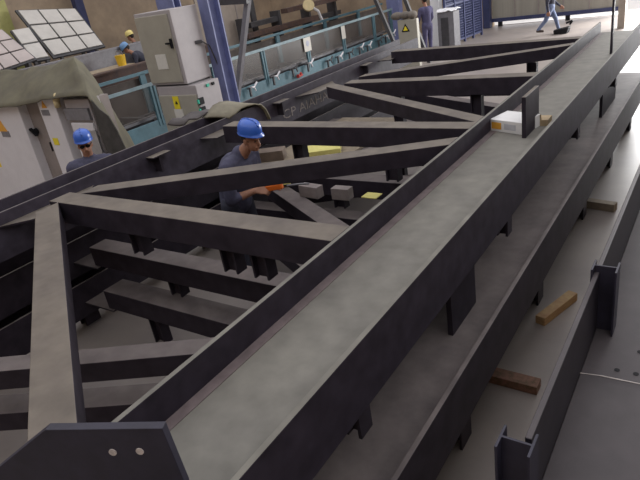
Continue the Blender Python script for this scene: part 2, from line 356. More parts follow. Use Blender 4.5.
# chalk letters on the inner face of the far chord
def text_mesh(body, size, M4, m, name, parent, ext=.0015):
    cu = bpy.data.curves.new(name, 'FONT'); cu.body = body; cu.size = size; cu.extrude = ext
    t = bpy.data.objects.new(name, cu); C.objects.link(t); dg = bpy.context.evaluated_depsgraph_get()
    me = bpy.data.meshes.new_from_object(t.evaluated_get(dg)); bpy.data.objects.remove(t)
    me.transform(M4); me.materials.clear(); me.materials.append(m)
    o = bpy.data.objects.new(name, me); C.objects.link(o)
    if parent:
        o.parent = parent; o.matrix_parent_inverse = Matrix.Translation(-parent.location) if parent.type == 'EMPTY' else Matrix()
    return o
xf = -3.50*S+.001
p = at(283,117,X=xf); pe = at(334,98,X=xf); p.z = (p.z+pe.z)/2-.005; kx = (pe.y-p.y)/(.17*5.05)
text_mesh('CP AIAHA', .17, Matrix(((0,0,1,p.x),(kx,0,0,p.y),(0,1,0,p.z),(0,0,0,1))), CHALKF, 'chalk_letters', tf)

# canvas strap rolled over the far chord
bm = B(); prof = [(4.78,1.535),(4.95,1.57),(5.12,1.615),(5.3,1.625),(5.5,1.61),(5.68,1.56),(5.78,1.48),(5.83,1.40),(5.86,1.33)]
x0, x1 = -5.0, -4.74
rows = []
for y, z in prof: rows.append([bm.verts.new((x, (y-4.78)*.70+4.98, z-.03+.025*math.sin(5*x+y*3))) for x in (-5.32,-5.18,-5.02,-4.86)])
for a, b in zip(rows, rows[1:]):
    for i in range(3): bm.faces.new((a[i], b[i], b[i+1], a[i+1]))
st = obj('canvas_strap', bm, CANV, smooth=True); sm = st.modifiers.new('s', 'SOLIDIFY'); sm.thickness = .02
tag(st, 'khaki canvas strip arched over the far chord, beside the blue column', 'canvas')
bm = B(); prof = [(4.62,1.525),(4.72,1.57),(4.86,1.535),(5.05,1.56),(5.2,1.53),(5.3,1.525)]; rows = []
for y, z in prof: rows.append([bm.verts.new((x, y+.25*(x+5.4), z+(.02 if i == 0 else 0))) for i, x in enumerate((-5.52,-5.4,-5.30))])
for a, b in zip(rows, rows[1:]):
    for i in range(2): bm.faces.new((a[i], b[i], b[i+1], a[i+1]))
st = obj('rubber_mat', bm, mat('dark_rubber', (.09,.08,.08), .8), smooth=True); sm = st.modifiers.new('s', 'SOLIDIFY'); sm.thickness = .02
tag(st, 'dark curled rubber mat leaning on the far chord below the grey lower cabinet', 'mat')

# floor timber on the right
def lumber(name, q0, q1, w, h, m, label, tilt=0):
    a = at(*q0, Z=h); b = at(*q1, Z=h); bm = B(); bar(bm, a, b+Vector((0,0,tilt)), w, h, top=True)
    o = obj(name, bm, m, bevel=.004); return tag(o, label, 'timber', 'timber offcuts on the floor')
lumber('timber_offcut', (540,317), (573,291.5), .085, .075, WOODY, 'yellowish squared timber offcut lying free on the concrete floor')
lumber('timber_offcut', (484,369), (539,383), .11, .07, WOODR, 'reddish brown weathered timber under the right chord, nearest the camera')
lumber('timber_offcut', (585,199), (616,203.5), .10, .09, WOODG, 'grey brown timber block farthest away along the floor strip')
# ---------------------------------------------------------------- machining centre with canvas cover
mc = thing('machine_tool', 'white machine tool enclosure with control screen, behind the worker in sunglasses', 'machine', (-8.2,5.4,0))
YF = 4.6
boxpart('enclosure_body', RECESS, mc, -11.5, -7.0, YF+.14, 4.95, 0, 1.86)
boxpart('side_panel', WHITE, mc, -11.4, -8.78, YF, YF+.16, .05, 1.83, .01, 'wide white door panel')
boxpart('column_cover', WHITE, mc, -8.17, -7.74, YF-.02, YF+.16, .05, 1.9, .01, 'narrow white cover with stickers')
boxpart('control_cabinet', BEIGE_L, mc, -7.5, -6.93, YF-.02, YF+.16, .05, 1.88, .01)
hp = boxpart('control_panel', WHITE, mc, -7.46, -6.96, YF-.05, YF, .95, 1.56, .01)
boxpart('screen', SCREEN, hp, -7.2, -6.93, YF-.06, YF-.045, 1.12, 1.46)
boxpart('slot_cover', GREYM, mc, -7.5, -6.96, YF-.06, YF, 1.60, 1.76)
def sticker(name, par, q0, q1, m, Y=YF, t=.006, label=None):
    a = at(*q0, Y=Y); b = at(*q1, Y=Y); return boxpart(name, m, par, min(a.x,b.x), max(a.x,b.x), Y-t, Y, min(a.z,b.z), max(a.z,b.z), label=label)
def triangle(name, par, q, s, m, Y=YF):
    c = at(*q, Y=Y); bm = B(); prism(bm, [Vector((c.x-s, Y-.007, c.z-s*.8)),Vector((c.x+s, Y-.007, c.z-s*.8)),Vector((c.x, Y-.007, c.z+s*.95))], Vector((0,.007,0))); return obj(name, bm, m, par)
triangle('warning_triangle', mc, (1,125), .13, ORANGE); sticker('notice_label', mc, (1,131), (11,137), GREYM)
sticker('yellow_sticker', mc, (-3,160), (2,167), YELLOW)
triangle('warning_triangle', mc, (43.5,104.5), .06, ORANGE, YF-.02); sticker('notice_label', mc, (41,110), (50.5,115.5), GREYM, YF-.02)
sticker('yellow_sticker', mc, (52.5,138), (60,145), YELLOW, YF-.02)
sticker('door_latch', mc, (50,142), (54,151), BLACK, YF-.02, .02)
c = at(37,131,Y=YF+.12); bm = B(); cyl(bm, c, c+Vector((0,-.06,0)), .05, .04); bar(bm, c+Vector((-.06,-.06,.05)), c+Vector((.07,-.06,-.05)), .05, .03); obj('door_knob', bm, BLACK, mc)
# canvas cover
rowsq = [((-40,78),(0,71),(30,65),(60,60),(75,57.5),(84,64),(95,80),(104,95),(112,108),(119,120),(126,136),(133,152)),
         ((-40,84),(0,77),(30,70),(60,63),(77,60.5),(85,68),(95,84),(103,98),(110,111),(117,123),(124,138),(131,154)),
         ((-40,96),(0,90),(30,84),(62,75),(80,72),(86,77),(94,88),(101,103),(108,116),(114,127),(120,141),(127,158)),
         ((-40,110),(0,106.5),(30,102.5),(58,99),(84,96),(88,96),(93,103),(97,112),(101,120),(106,130),(112,145),(120,164))]
Ys = [5.15, 5.02, 4.78, 4.47]
from mathutils.geometry import interpolate_bezier
bm = B(); grid = []
SUB = 4
def lerp(a, b, t): return a*(1-t)+b*t
pts = [[at(q[0], q[1], Y=y) for q in r] for r, y in zip(rowsq, Ys)]
back = [Vector((p.x-.05, p.y+.12, p.z-.25)) for p in pts[0]]; pts.insert(0, back)
fine = []
for a, b in zip(pts, pts[1:]):
    for k in range(SUB):
        t = k/SUB; fine.append([lerp(p, q, t) for p, q in zip(a, b)])
fine.append(pts[-1])
for r in fine:
    rr = []
    for a, b in zip(r, r[1:]):
        for k in range(SUB): rr.append(lerp(a, b, k/SUB))
    rr.append(r[-1])
    line = []
    for p in rr:
        n_ = noise.noise(Vector((p.x*1.3+p.z*2.5, p.y*1.2, p.z*1.5)))*.11+noise.noise(Vector((p.x*4, p.y*2, p.z*5)))*.045
        line.append(bm.verts.new((p.x, p.y-n_*.6, p.z+n_*.8)))
    grid.append(line)
for a, b in zip(grid, grid[1:]):
    for i in range(len(a)-1): bm.faces.new((a[i], b[i], b[i+1], a[i+1]))
tp = obj('canvas_cover', bm, TARP, smooth=True); s = tp.modifiers.new('s', 'SOLIDIFY'); s.thickness = .012
tag(tp, 'olive canvas cover draped over the white machine tool, falling to the right', 'canvas cover')
bm = B(); q_ = [at(x, y, Y=4.44) for x, y in ((91,100),(99,109),(108,116),(117,131),(126,150),(118,162),(106,150),(99,130))]; prism(bm, q_, Vector((0,.012,0))); lf_ = obj('side_sheet', bm, mat('dark_grey_sheet', (.060,.056,.052), .85, .3, 7)); lf_.parent = tp; lf_['label'] = 'dark grey sheet over the right fall of the cover'  # dark grey sheet just in front of the cover's right fall
bm = B(); tube(bm, [at(57,95,Y=4.535), at(56,100,Y=4.53), at(58,107,Y=4.535)], .045, 10); tag(obj('work_glove', bm, FOAMY, smooth=True), 'pale rolled glove hanging at the hem of the olive cover', 'glove')

# ---------------------------------------------------------------- two stacked electric cabinets
ec = thing('electric_cabinet', 'large grey upper electric cabinet with black door handle and paper notice', 'cabinet', (-8.35,7.5,1.49))
X0, X1, Y0, Y1, Z0, Z1 = -8.80, -7.87, 7.2, 7.86, 1.49, 2.735
boxpart('cabinet_body', BEIGE_L, ec, X0, X1, Y0+.02, Y1, Z0, Z1, .012)
dr = boxpart('door', BEIGE, ec, X0+.02, X1-.07, Y0-.005, Y0+.02, Z0+.04, Z1-.06, .008)
c = at(172,43,Y=Y0-.01); bm = B(); bar(bm, c+Vector((0,-.02,.075)), c+Vector((0,-.02,-.085)), .045, .03, up=Vector((0,1,0))); bar(bm, c+Vector((-.13,-.03,0)), c+Vector((0,-.03,0)), .03, .03); obj('handle', bm, BLACK, dr)
sticker('paper_notice', dr, (155,55), (169,69), PAPER, Y0-.006)
bm = B(); hk = at(198,42,X=X1+.01); bm = B(); tube(bm, [hk, hk+Vector((.05,.05,0)), hk+Vector((.06,.2,-.1)), hk+Vector((.05,.36,-.62))], .012); bar(bm, hk+Vector((-.02,-.06,0)), hk+Vector((.03,.06,0)), .05, .06); obj('cable', bm, GREYD, ec)
boxpart('mount_frame', GREYD, ec, X0+.06, X1-.03, Y0+.06, Y1-.03, Z0-.03, Z0+.01)
lc = thing('electric_cabinet', 'lower grey cabinet with yellow hazard sign and two green switches, under the large one', 'cabinet', (-8.3,7.5,0))
bx = at(195,85,Y=7.22).x
boxpart('cabinet_body', BEIGE_L, lc, -8.70, bx, 7.22, 7.82, 0, 1.46, .01)
fd = boxpart('door', BEIGE, lc, -8.68, bx-.02, 7.19, 7.225, .05, 1.30, .006)
hz = sticker('hazard_sign', fd, (172,96.5), (181,109), YELLOW, 7.185)
triangle('hazard_symbol', hz, (176.5,102.5), .035, BLACK, 7.179)
sticker('paper_notice', fd, (174,109), (185.5,121), PAPER, 7.185)
for q in ((201,101),(203,110)):
    c = at(*q, X=bx+.005); sw = boxpart('switch', BLACK, lc, bx, bx+.03, c.y-.06, c.y+.06, c.z-.06, c.z+.06, .006)
    boxpart('indicator', GREEN, sw, bx, bx+.035, c.y-.09, c.y-.065, c.z-.03, c.z+.04, label='green indicator beside the switch')
for dy in (-.02,.12): c = at(207,81,X=bx); boxpart('indicator', GREEN if dy < 0 else BLACK, lc, bx, bx+.025, c.y+dy-.03, c.y+dy+.03, 1.37, 1.42)

# ---------------------------------------------------------------- columns and trestles
def ibeam(name, m, label, cat, x0, x1, y0, y1, z1, t=.03):
    bm = B(); box(bm, x0, x1, y0, y0+t, 0, z1); box(bm, x0, x1, y1-t, y1, 0, z1); xm = (x0+x1)/2; box(bm, xm-t/2, xm+t/2, y0+t, y1-t, 0, z1)
    return tag(obj(name, bm, m), label, cat)
ibeam('steel_column', BLUE, 'blue steel column rising beside the large grey electric cabinet', 'column', -7.95, -7.71, 8.0, 8.3, 6)
ibeam('steel_column', BLUE, 'blue steel column behind the top left corner of the large grey cabinet', 'column', at(156,3,Y=10.5).x, at(173,3,Y=10.5).x, 10.5, 10.75, 6)
tr = thing('steel_trestle', 'grey open steel trestle of round bars beside the blue column', 'trestle', (-8.6,9.3,0))
def at2(q, Y): return at(q[0], q[1], Y=Y)
for nm, q0, q1 in (('leg',(249,-10),(236,108)),('leg',(214,5),(217,105))):
    a, b = at2(q0,9.3), at2(q1,9.3); d = (b-a)/(b.z-a.z); b = a+d*(0-a.z)
    if nm == 'leg' and q0[0] == 214: b = at2(q1, 9.3)+Vector((0,0,-at2(q1,9.3).z))
    bm = B(); bar(bm, a, b, .10, .10, up=Vector((0,1,0))); obj(nm, bm, GREYM, tr)
bm = B(); bar(bm, at2((205,2),9.25), at2((248,-1),9.25), .12, .16); obj('top_bar', bm, GREYD, tr)

# ---------------------------------------------------------------- teal guarded conveyor
tl = thing('guarded_conveyor', 'long teal conveyor machine with hazy guard panels and white wing clamps along its apron', 'machine', (-10.5,12,0))
XT = -9.6
boxpart('apron', TEAL, tl, XT-.06, XT, 6.2, 18.6, 0, .67)
boxpart('bed', GREYD, tl, -11.3, XT-.1, 6.2, 18.6, 0, .45)
boxpart('back_plate', mat('brown_grey_plate', (.085,.068,.06), .7, .25, 4), tl, -11.62, -11.58, 6.2, 21.5, 0, 1.30)
for i, (x, z) in enumerate(((-9.85,.72),(-10.4,.52),(-10.9,.55))):
    bm = B(); bar(bm, (x,6.2,z), (x,18.6,z), .10 if i else .06, .08); obj('guide_bar', bm, GREYM if i == 0 else GREYD, tl)
for k in range(9):
    y = 6.4+k*1.45; boxpart('bar_support', GREYD, tl, -10.95, -9.82, y, y+.08, .44, .70)
bm = B(); bar(bm, (XT,6.2,1.40), (XT,18.6,1.40), .05, .06); obj('guard_rail', bm, TEALL, tl)
py = (6.3, 7.86, 9.7, 11.5, 13.45, 15.35, 17.28, 18.5)
for y in py:
    bm = B(); box(bm, XT-.035, XT+.012, y-.07, y-.02, .55, 1.38); box(bm, XT-.035, XT+.012, y+.02, y+.07, .55, 1.38); obj('post', bm, TEAL, tl)
for a, b in zip(py, py[1:]):
    bm = B(); box(bm, XT-.03, XT-.022, a+.08, b-.08, .78, 1.37); obj('guard_pane', bm, GLASS, tl)
bm = B(); bar(bm, (-11.5,6.2,1.40), (-11.5,21.5,1.40), .06, .07); obj('far_rail', bm, TEAL, tl)
for y in (6.9, 9.2, 11.9, 14.6, 17.3, 19.6): boxpart('far_post', TEAL, tl, -11.53, -11.47, y-.08, y+.08, 0, 1.38)
for y, m in ((13.43,PAPER),(15.35,PAPER)):
    sg = boxpart('paper_sign', PAPER, tl, XT+.012, XT+.02, y-.17 if m is PAPER and y < 14 else y-.11, y+.16 if y < 14 else y+.10, 1.00, 1.36)
    if y < 14:
        bm = B(); cyl(bm, (XT+.018,y,1.2), (XT+.024,y,1.2), .075, n=20); obj('round_mark', bm, mat('grey_mark', (.42,.44,.52), .7), sg)
cl = [(254,87,1),(277,76,1),(296,68,0),(311,63,1),(331,60,0),(341,56,1),(352,52,0),(362,47,1),(370,45,1),(381,40,0),(388,36,1),(394,33,1)]
for i, (x, y, f) in enumerate(cl):
    p = at(x, y, X=XT+.14); bm = B()
    tube(bm, [p, p+Vector((.0,.10+.04*f,.09))], .022); tube(bm, [p, p+Vector((.02,-.10,.02))], .022); tube(bm, [p, p+Vector((.01,.04,-.10))], .018)
    cyl(bm, p, p+Vector((-.15,0,-.02)), .02); o = obj('wing_clamp', bm, WHITE if f else GREYD, tl)
    bm = B(); cyl(bm, p+Vector((-.16,-.10,-.02)), p+Vector((-.16,.10,-.02)), .03); box(bm, p.x-.05, p.x+.0, p.y-.15, p.y-.11, p.z-.20, p.z+.02); obj('clamp_block', bm, GREYD, o)
p = at(300,75.5,X=XT+.08); bm = B(); cyl(bm, p-Vector((0,.1,0)), p+Vector((0,.1,0)), .05, .03); cyl(bm, p, p+Vector((.05,0,.07)), .03); obj('red_knob', bm, RED, tl, label='red knob')

# ---------------------------------------------------------------- left background: stacks, racks, wall things
def trestle(bm, x0, x1, ys, z):
    for y in ys: box(bm, x0, x1, y-.06, y+.06, 0, z)
b1 = thing('steel_girder', 'rust brown girder on supports in front of the two stooping workers', 'girder', (-13.1,10,0))
bm = B(); box(bm, -13.25, -12.95, 6.5, 13.5, 1.42, 1.46); box(bm, -13.25, -12.95, 6.5, 13.5, .90, .94); box(bm, -13.02, -12.98, 6.5, 13.5, .94, 1.42); obj('girder_body', bm, RUST, b1)
bm = B(); trestle(bm, -13.2, -13.0, (7, 9, 11, 13), .9); obj('support', bm, GREYD, b1)
b2 = thing('steel_girder', 'dark girder lying beyond the yellow bucket, nearer the stone wall', 'girder', (-14.2,10,0))
bm = B(); box(bm, -14.35, -14.05, 6.0, 13.8, 1.86, 1.90); box(bm, -14.35, -14.05, 6.0, 13.8, 1.3, 1.34); box(bm, -14.1, -14.07, 6.0, 13.8, 1.34, 1.86); obj('girder_body', bm, GREYM, b2)
bm = B(); trestle(bm, -14.3, -14.1, (6.5, 9, 11, 13), 1.3); obj('support', bm, GREYD, b2)
bd = thing('work_board', 'pale board lying between the two girders under the yellow bucket', 'board', (-13.6,10,1.43))
boxpart('plank', BROWNP, bd, -14.02, -13.26, 7.2, 10.5, 1.43, 1.47)
bm = B(); trestle(bm, -13.9, -13.4, (7.6, 8.9, 10.3), 1.43); obj('support', bm, GREYD, bd)
p = at(122.5,65.5,Z=1.47); bk = thing('yellow_bucket', 'yellow bucket on the pale board beside the stooping workers', 'bucket', p)
bm = B(); cyl(bm, p, p+Vector((0,0,.27)), .11, .14, 18); obj('pail', bm, YBUCK, bk, smooth=False); bm = B(); tube(bm, [p+Vector((-.14,0,.27)), p+Vector((-.1,0,.37)), p+Vector((.1,0,.37)), p+Vector((.14,0,.27))], .012); obj('bail_handle', bm, GREYM, bk)

def quadrack(name, label, q, XB, XT_, nu, nv_, m, gap=.10):
    BL, BR, TR_, TL_ = at(*q[0], X=XB), at(*q[1], X=XB), at(*q[2], X=XT_), at(*q[3], X=XT_)
    root = thing(name, label, 'panel rack', (BL+BR)/2, None)
    n = (BR-BL).cross(TL_-BL).normalized()
    if n.dot(Vector((0,0,G))-BL) < 0: n = -n
    P = lambda s, t: BL*(1-s)*(1-t)+BR*s*(1-t)+TR_*s*t+TL_*(1-s)*t
    bm = B(); hexa(bm, [P(-.02,-.02),P(1.02,-.02),P(1.02,1.02),P(-.02,1.02)]+[p-n*.06 for p in (P(-.02,-.02),P(1.02,-.02),P(1.02,1.02),P(-.02,1.02))]); obj('backing_frame', bm, GREYD, root)
    gu, gv = gap/nu*.45, gap/nv_*.9
    for i in range(nu):
        for j in range(nv_):
            c = [P(i/nu+gu, j/nv_+gv), P((i+1)/nu-gu, j/nv_+gv), P((i+1)/nu-gu, (j+1)/nv_-gv*.2), P(i/nu+gu, (j+1)/nv_-gv*.2)]
            bm = B(); hexa(bm, c+[p+n*.03 for p in c]); obj('panel', bm, m, root)
    for s in (.15,.85):
        bm = B(); p = P(s,.6)-n*.1; f = Vector((p.x-.5, p.y, 0)); bar(bm, p, f, .08, .08); p2 = P(s,0)-n*.05; bar(bm, p2, Vector((p2.x, p2.y, 0)), .08, .08); obj('prop', bm, GREYD, root)
    return root
CREAM = mat('cream_sheet', (.50,.475,.44), .6, .1, 2)
quadrack('panel_rack', 'large leaning rack of nine cream panels against the stone wall', [(54,57),(104,46),(75,9),(17,11)], -15.6, -16.6, 3, 3, CREAM)
quadrack('panel_rack', 'narrow leaning rack of two cream panels left of the nine panel rack', [(33,61),(50,58),(29,28),(11,31)], -15.0, -15.8, 1, 2, CREAM)
quadrack('panel_rack', 'leaning rack of pinkish cream panels at the left edge above the olive cover', [(-12,76),(36,59),(2,30),(-40,34)], -14.8, -15.5, 3, 3, mat('pinkish_sheet', (.46,.40,.38), .6, .1, 2))
bm = B(); a = at(-2,25,X=-16.9); b = at(13,24,X=-16.9); box(bm, -17.2, -16.9, a.y, b.y, 0, 6); tag(obj('steel_post', bm, mat('yellow_green_paint', (.34,.33,.12), .6, .15, 4)), 'yellowish green post in the top left corner', 'post')
a = at(80,0,X=-17.4); bm = B(); box(bm, -17.6, -17.4, a.y-.2, a.y+.1, 0, 6); tag(obj('steel_post', bm, BLUED), 'slim dark blue post against the stone wall above the panel rack', 'post')

# things along the far left behind the conveyor
a = at(216,37,X=-14); b = at(257,37,X=-14)
bs = thing('sheet_board', 'tall beige sheet board leaning behind the grey trestle', 'board', (-14.0,(a.y+b.y)/2,0))
boxpart('sheet', PANELB, bs, -14.05, -14.0, a.y-.6, b.y-.15, 0, 3.6)
for t in (.25,.6): y = lerp(a.y, b.y, t); boxpart('seam_strip', RECESS, bs, -14.0, -13.98, y-.02, y+.02, 0, 3.6)
bm = B(); y = b.y; box(bm, -14.1, -13.95, y-.12, y+.12, 0, 4); tag(obj('steel_post', bm, GREYD), 'dark post at the right edge of the beige sheet board', 'post')
rk = thing('bar_rack', 'rack of rusty steel bars along the wall behind the conveyor', 'rack', (-13.6,18,0))
for y in (15.6, 17.5, 19.4, 21.3): boxpart('upright', GREYD, rk, -13.9, -13.5, y-.06, y+.06, 0, 1.9)
for x, z, y0, y1, m in ((-13.7,1.55,15.9,17.6,GREYD),(-13.55,1.25,15.5,19.8,RUST),(-13.75,1.2,16,21.8,GREYD),(-13.6,.85,15.5,22,RUST),(-13.5,1.75,17.8,22.3,RUST)):
    bm = B(); box(bm, x-.15, x+.15, y0, y1, z, z+.16); obj('steel_bar', bm, m, rk)
lp = thing('round_mirror', 'round yellow disc on a white stalk behind the conveyor', 'mirror', at(323,22,X=-12.2)*1)
a = at(308.5,5.5,X=-12.2); m_ = at(318,11,X=-12.2); e = at(323,22,X=-12.2)
bm = B(); cyl(bm, a+Vector((.03,-.03,.02)), a-Vector((.03,-.03,.02)), .20, n=24); obj('disc', bm, FOAMY, lp)
bm = B(); tube(bm, [a, m_, e, Vector((e.x,e.y,0))], .05); obj('stalk', bm, OFFW, lp)

# ---------------------------------------------------------------- back centre
for q0, q1, lab in (((373,-6),(391,36),'left of two dark blue raking props beside the back of the conveyor'),((403,-6),(424,48),'right of two dark blue raking props, beside the violet overalls')):
    a, b = at(*q0, Y=16.2), at(*q1, Y=16.2); d = b-a; b = a+d*(-a.z/d.z); bm = B(); bar(bm, a, b, .10, .10, up=Vector((0,1,0))); tag(obj('raking_prop', bm, GREYD), lab, 'prop')
a = at(386,0,Y=19.5); b = at(398,0,Y=19.5); bm = B(); box(bm, a.x, b.x, 19.5, 19.8, 0, 6); tag(obj('steel_column', bm, BLUE), 'blue column behind the raking props at the back', 'column')
wcab = thing('warning_cabinet', 'beige cabinet with black and yellow triangle beside the raking props', 'cabinet', (-7.1,14.9,0))
boxpart('cabinet_body', BEIGE, wcab, -7.46, -6.90, 14.7, 14.86, 0, 1.42, .02)
triangle('warning_triangle', wcab, (405.5,28), .12, BLACK, 14.695); triangle('triangle_centre', wcab, (405.5,28.4), .07, YELLOW, 14.689)
SACK = mat('grey_sack', (.16,.14,.12), .9, .2, 8)
for q, rx, lab in (((397,17),.17,'left grey sack of three lying on the beige warning cabinet'),((405,15.5),.15,'middle grey sack of three lying on the beige warning cabinet'),((412.5,17),.13,'right grey sack of three lying on the beige warning cabinet')):
    p = at(*q, Y=14.8); bm = B(); ellip(bm, (p.x, 14.8, 1.42+.10), rx, .16, .10); tag(obj('grey_sack', bm, SACK, smooth=True), lab, 'sack', 'sacks on the warning cabinet')
a = at(433,48,Y=19.2); b = at(441,46,Y=19.2)
bm = B(); box(bm, a.x, b.x, 19.2, 19.5, 0, 6); tag(obj('white_column', bm, OFFW), 'bright white column right of the worker in violet overalls', 'column')
gc = thing('grey_cabinet', 'grey cabinet with crumpled white sheet on top, before the blue mesh fence', 'cabinet', (-7.9,18.6,0))
a = at(439,46,Y=18.2); b = at(455,46,Y=18.2)
boxpart('cabinet_body', GREYM, gc, a.x, b.x, 18.2, 18.7, 0, 1.15, .01); boxpart('dark_door', GREYD, gc, a.x+.12, a.x+.36, 18.18, 18.2, .05, 1.0)
bm = B(); rows = []
for i in range(7):
    rows.append([bm.verts.new((lerp(a.x-.05,b.x+.08,i/6), 18.15+.12*j, 1.165+.05*random.random()+(.04 if j > 1 else 0))) for j in range(5)])
for r0, r1 in zip(rows, rows[1:]):
    for j in range(4): bm.faces.new((r0[j], r1[j], r1[j+1], r0[j+1]))
o = obj('white_sheet', bm, OFFW); s = o.modifiers.new('s','SOLIDIFY'); s.thickness = .012; tag(o, 'crumpled white sheet lying on the grey cabinet by the blue fence', 'sheet')
fn = thing('mesh_fence', 'blue framed mesh fence with papers hung on it, at the back', 'fence', (-7.5,20,0))
f0, f1 = Vector((-7.72,18.6,0)), Vector((-7.38,21.0,0)); fd_ = (f1-f0); L = fd_.length; fu = fd_.normalized()
for k in range(5):
    p = f0+fu*(L*k/4); bm = B(); bar(bm, p, p+Vector((0,0,2.6)), .07, .07); obj('fence_post', bm, BLUED, fn)
for z in (.12,1.3,2.55): bm = B(); bar(bm, f0+Vector((0,0,z)), f1+Vector((0,0,z)), .05, .05); obj('fence_rail', bm, BLUED, fn)
bm = B()
for k in range(44):
    p = f0+fu*(L*k/43); bar(bm, p+Vector((0,0,.1)), p+Vector((0,0,2.55)), .022, .02)
for k in range(30): bar(bm, f0+Vector((0,0,.15+k*.08)), f1+Vector((0,0,.15+k*.08)), .02, .02)
obj('wire_mesh', bm, BLUED, fn)
for q0, q1 in (((458,-4),(463,9)),((464,-4),(468,3))):
    pass
pn = Vector((fu.y, -fu.x, 0))
for t, z0, z1, w_ in ((.12,1.75,2.4,.28),(.4,2.15,2.55,.22)):
    p = f0+fu*(L*t)+pn*.05; bm = B(); bar(bm, p+Vector((0,0,z0)), p+Vector((0,0,z1)), w_, .01, up=pn); obj('paper_sheet', bm, OFFW, fn)
c = at(562,33.5,Z=0)
bg_ = thing('tool_bag', 'black open tool bag on the floor at the walking person\'s front foot', 'bag', c)
bm = B(); hexa(bm, [c+Vector(v)*.7 for v in ((-.32,-.2,0),(.22,-.2,0),(.28,.2,0),(-.30,.2,0),(-.34,-.22,.20),(.30,-.18,.26),(.34,.2,.30),(-.3,.22,.18))]); obj('bag_body', bm, BLACK, bg_, .03)
bm = B(); tube(bm, [c+Vector((.22,0,.25)), c+Vector((.3,0,.36)), c+Vector((.12,0,.30))], .03); obj('bag_flap', bm, BLACK, bg_)
for q0, q1, m, nm, lab in (((413,60),(428,52),CARD,'cardboard_box','brown cardboard scrap on the floor beyond the second last cross beam'),((425,58),(437,52),OFFW,'paper_bundle','white paper bundle on the floor beside the cardboard scrap')):
    a = at(*q0, Z=0); bm = B(); hexa(bm, [a+Vector(v) for v in ((0,0,0),(.5,0,0),(.5,.3,0),(0,.3,0),(.04,.02,.25),(.46,0,.22),(.47,.3,.25),(.02,.3,.2))]); tag(obj(nm, bm, m), lab, 'box' if m is CARD else 'paper')

# ---------------------------------------------------------------- people
def person(root, parts, voxel, mats, smooth_it=4):
    """parts: list of (kind, data, material index); fused by a voxel remesh into one continuous surface"""
    bm = B(); segs = []
    for p in parts:
        if p[0] == 'cap':
            _, a, b, r0, r1, mi = p; a, b = Vector(a), Vector(b)
            ellip(bm, a, r0, r0, r0, 14, 8); ellip(bm, b, r1, r1, r1, 14, 8)
            if (b-a).length > 1e-4: cyl(bm, a, b, r0, r1, 14)
            segs.append((a, b, r0, r1, mi))
        else:
            _, c, rr, rot, mi = p; ellip(bm, c, *rr, 18, 12, rot); ax = max(rr); segs.append((Vector(c), Vector(c), min(rr), min(rr), mi))
            k = rr.index(ax); v = Vector((0,0,0)); v[k] = ax-sorted(rr)[1]*.5
            if rot: v = rot @ v
            r_ = sorted(rr)[1]; segs[-1] = (Vector(c)-v, Vector(c)+v, r_, r_, mi)
    bmesh.ops.recalc_face_normals(bm, faces=bm.faces)
    me = bpy.data.meshes.new('body'); bm.to_mesh(me); bm.free(); o = bpy.data.objects.new('body', me); C.objects.link(o)
    r = o.modifiers.new('r', 'REMESH'); r.mode = 'VOXEL'; r.voxel_size = voxel; r.use_smooth_shade = True
    s = o.modifiers.new('s', 'SMOOTH'); s.factor = .5; s.iterations = smooth_it
    dg = bpy.context.evaluated_depsgraph_get(); m2 = bpy.data.meshes.new_from_object(o.evaluated_get(dg)); o.modifiers.clear(); o.data = m2
    bpy.data.meshes.remove(me)
    m2.materials.clear()
    for m in mats: m2.materials.append(m)
    for f in m2.polygons:
        c = f.center; best = 1e9
        for a, b, r0, r1, mi in segs:
            ab = b-a; l = ab.length_squared; t = max(0, min(1, (c-a).dot(ab)/l)) if l > 1e-9 else 0
            d = (c-(a+ab*t)).length-(r0+(r1-r0)*t)
            if d < best: best = d; f.material_index = mi
        f.use_smooth = True
    o.parent = root; return o
def rotz(v, a): return Matrix.Rotation(a, 3, 'Z') @ Vector(v)
def hand(parts, wrist, d, n, size=1, curl=.5, mi=1, side=1):
    "palm plus four unequal bent fingers and a thumb; d along the fingers, n out of the palm"
    d, n = Vector(d).normalized(), Vector(n).normalized(); s = d.cross(n).normalized()*side
    w = Vector(wrist)
    for k in (-.6,-.2,.2,.6): parts.append(('cap', w+d*.015*size+s*k*.028*size, w+d*.085*size+s*k*.058*size, .017*size, .013*size, mi))
    for k, ln in ((-.9,.062),(-.3,.076),(.3,.080),(.9,.068)):
        b0 = w+d*.088*size+s*k*.038*size; b1 = b0+(d*math.cos(curl)+n*math.sin(curl))*ln*.55*size; b2 = b1+(d*math.cos(curl*2.2)+n*math.sin(curl*2.2))*ln*.5*size
        parts.append(('cap', b0, b1, .0105*size, .010*size, mi)); parts.append(('cap', b1, b2, .010*size, .008*size, mi))
    t0 = w+d*.03*size+s*.030*size; t1 = t0+(d*.6+s*.8).normalized()*.045*size+n*.012; t2 = t1+(d*.95+s*.1+n*.35).normalized()*.034*size
    parts.append(('cap', t0, t1, .014*size, .012*size, mi)); parts.append(('cap', t1, t2, .012*size, .009*size, mi))
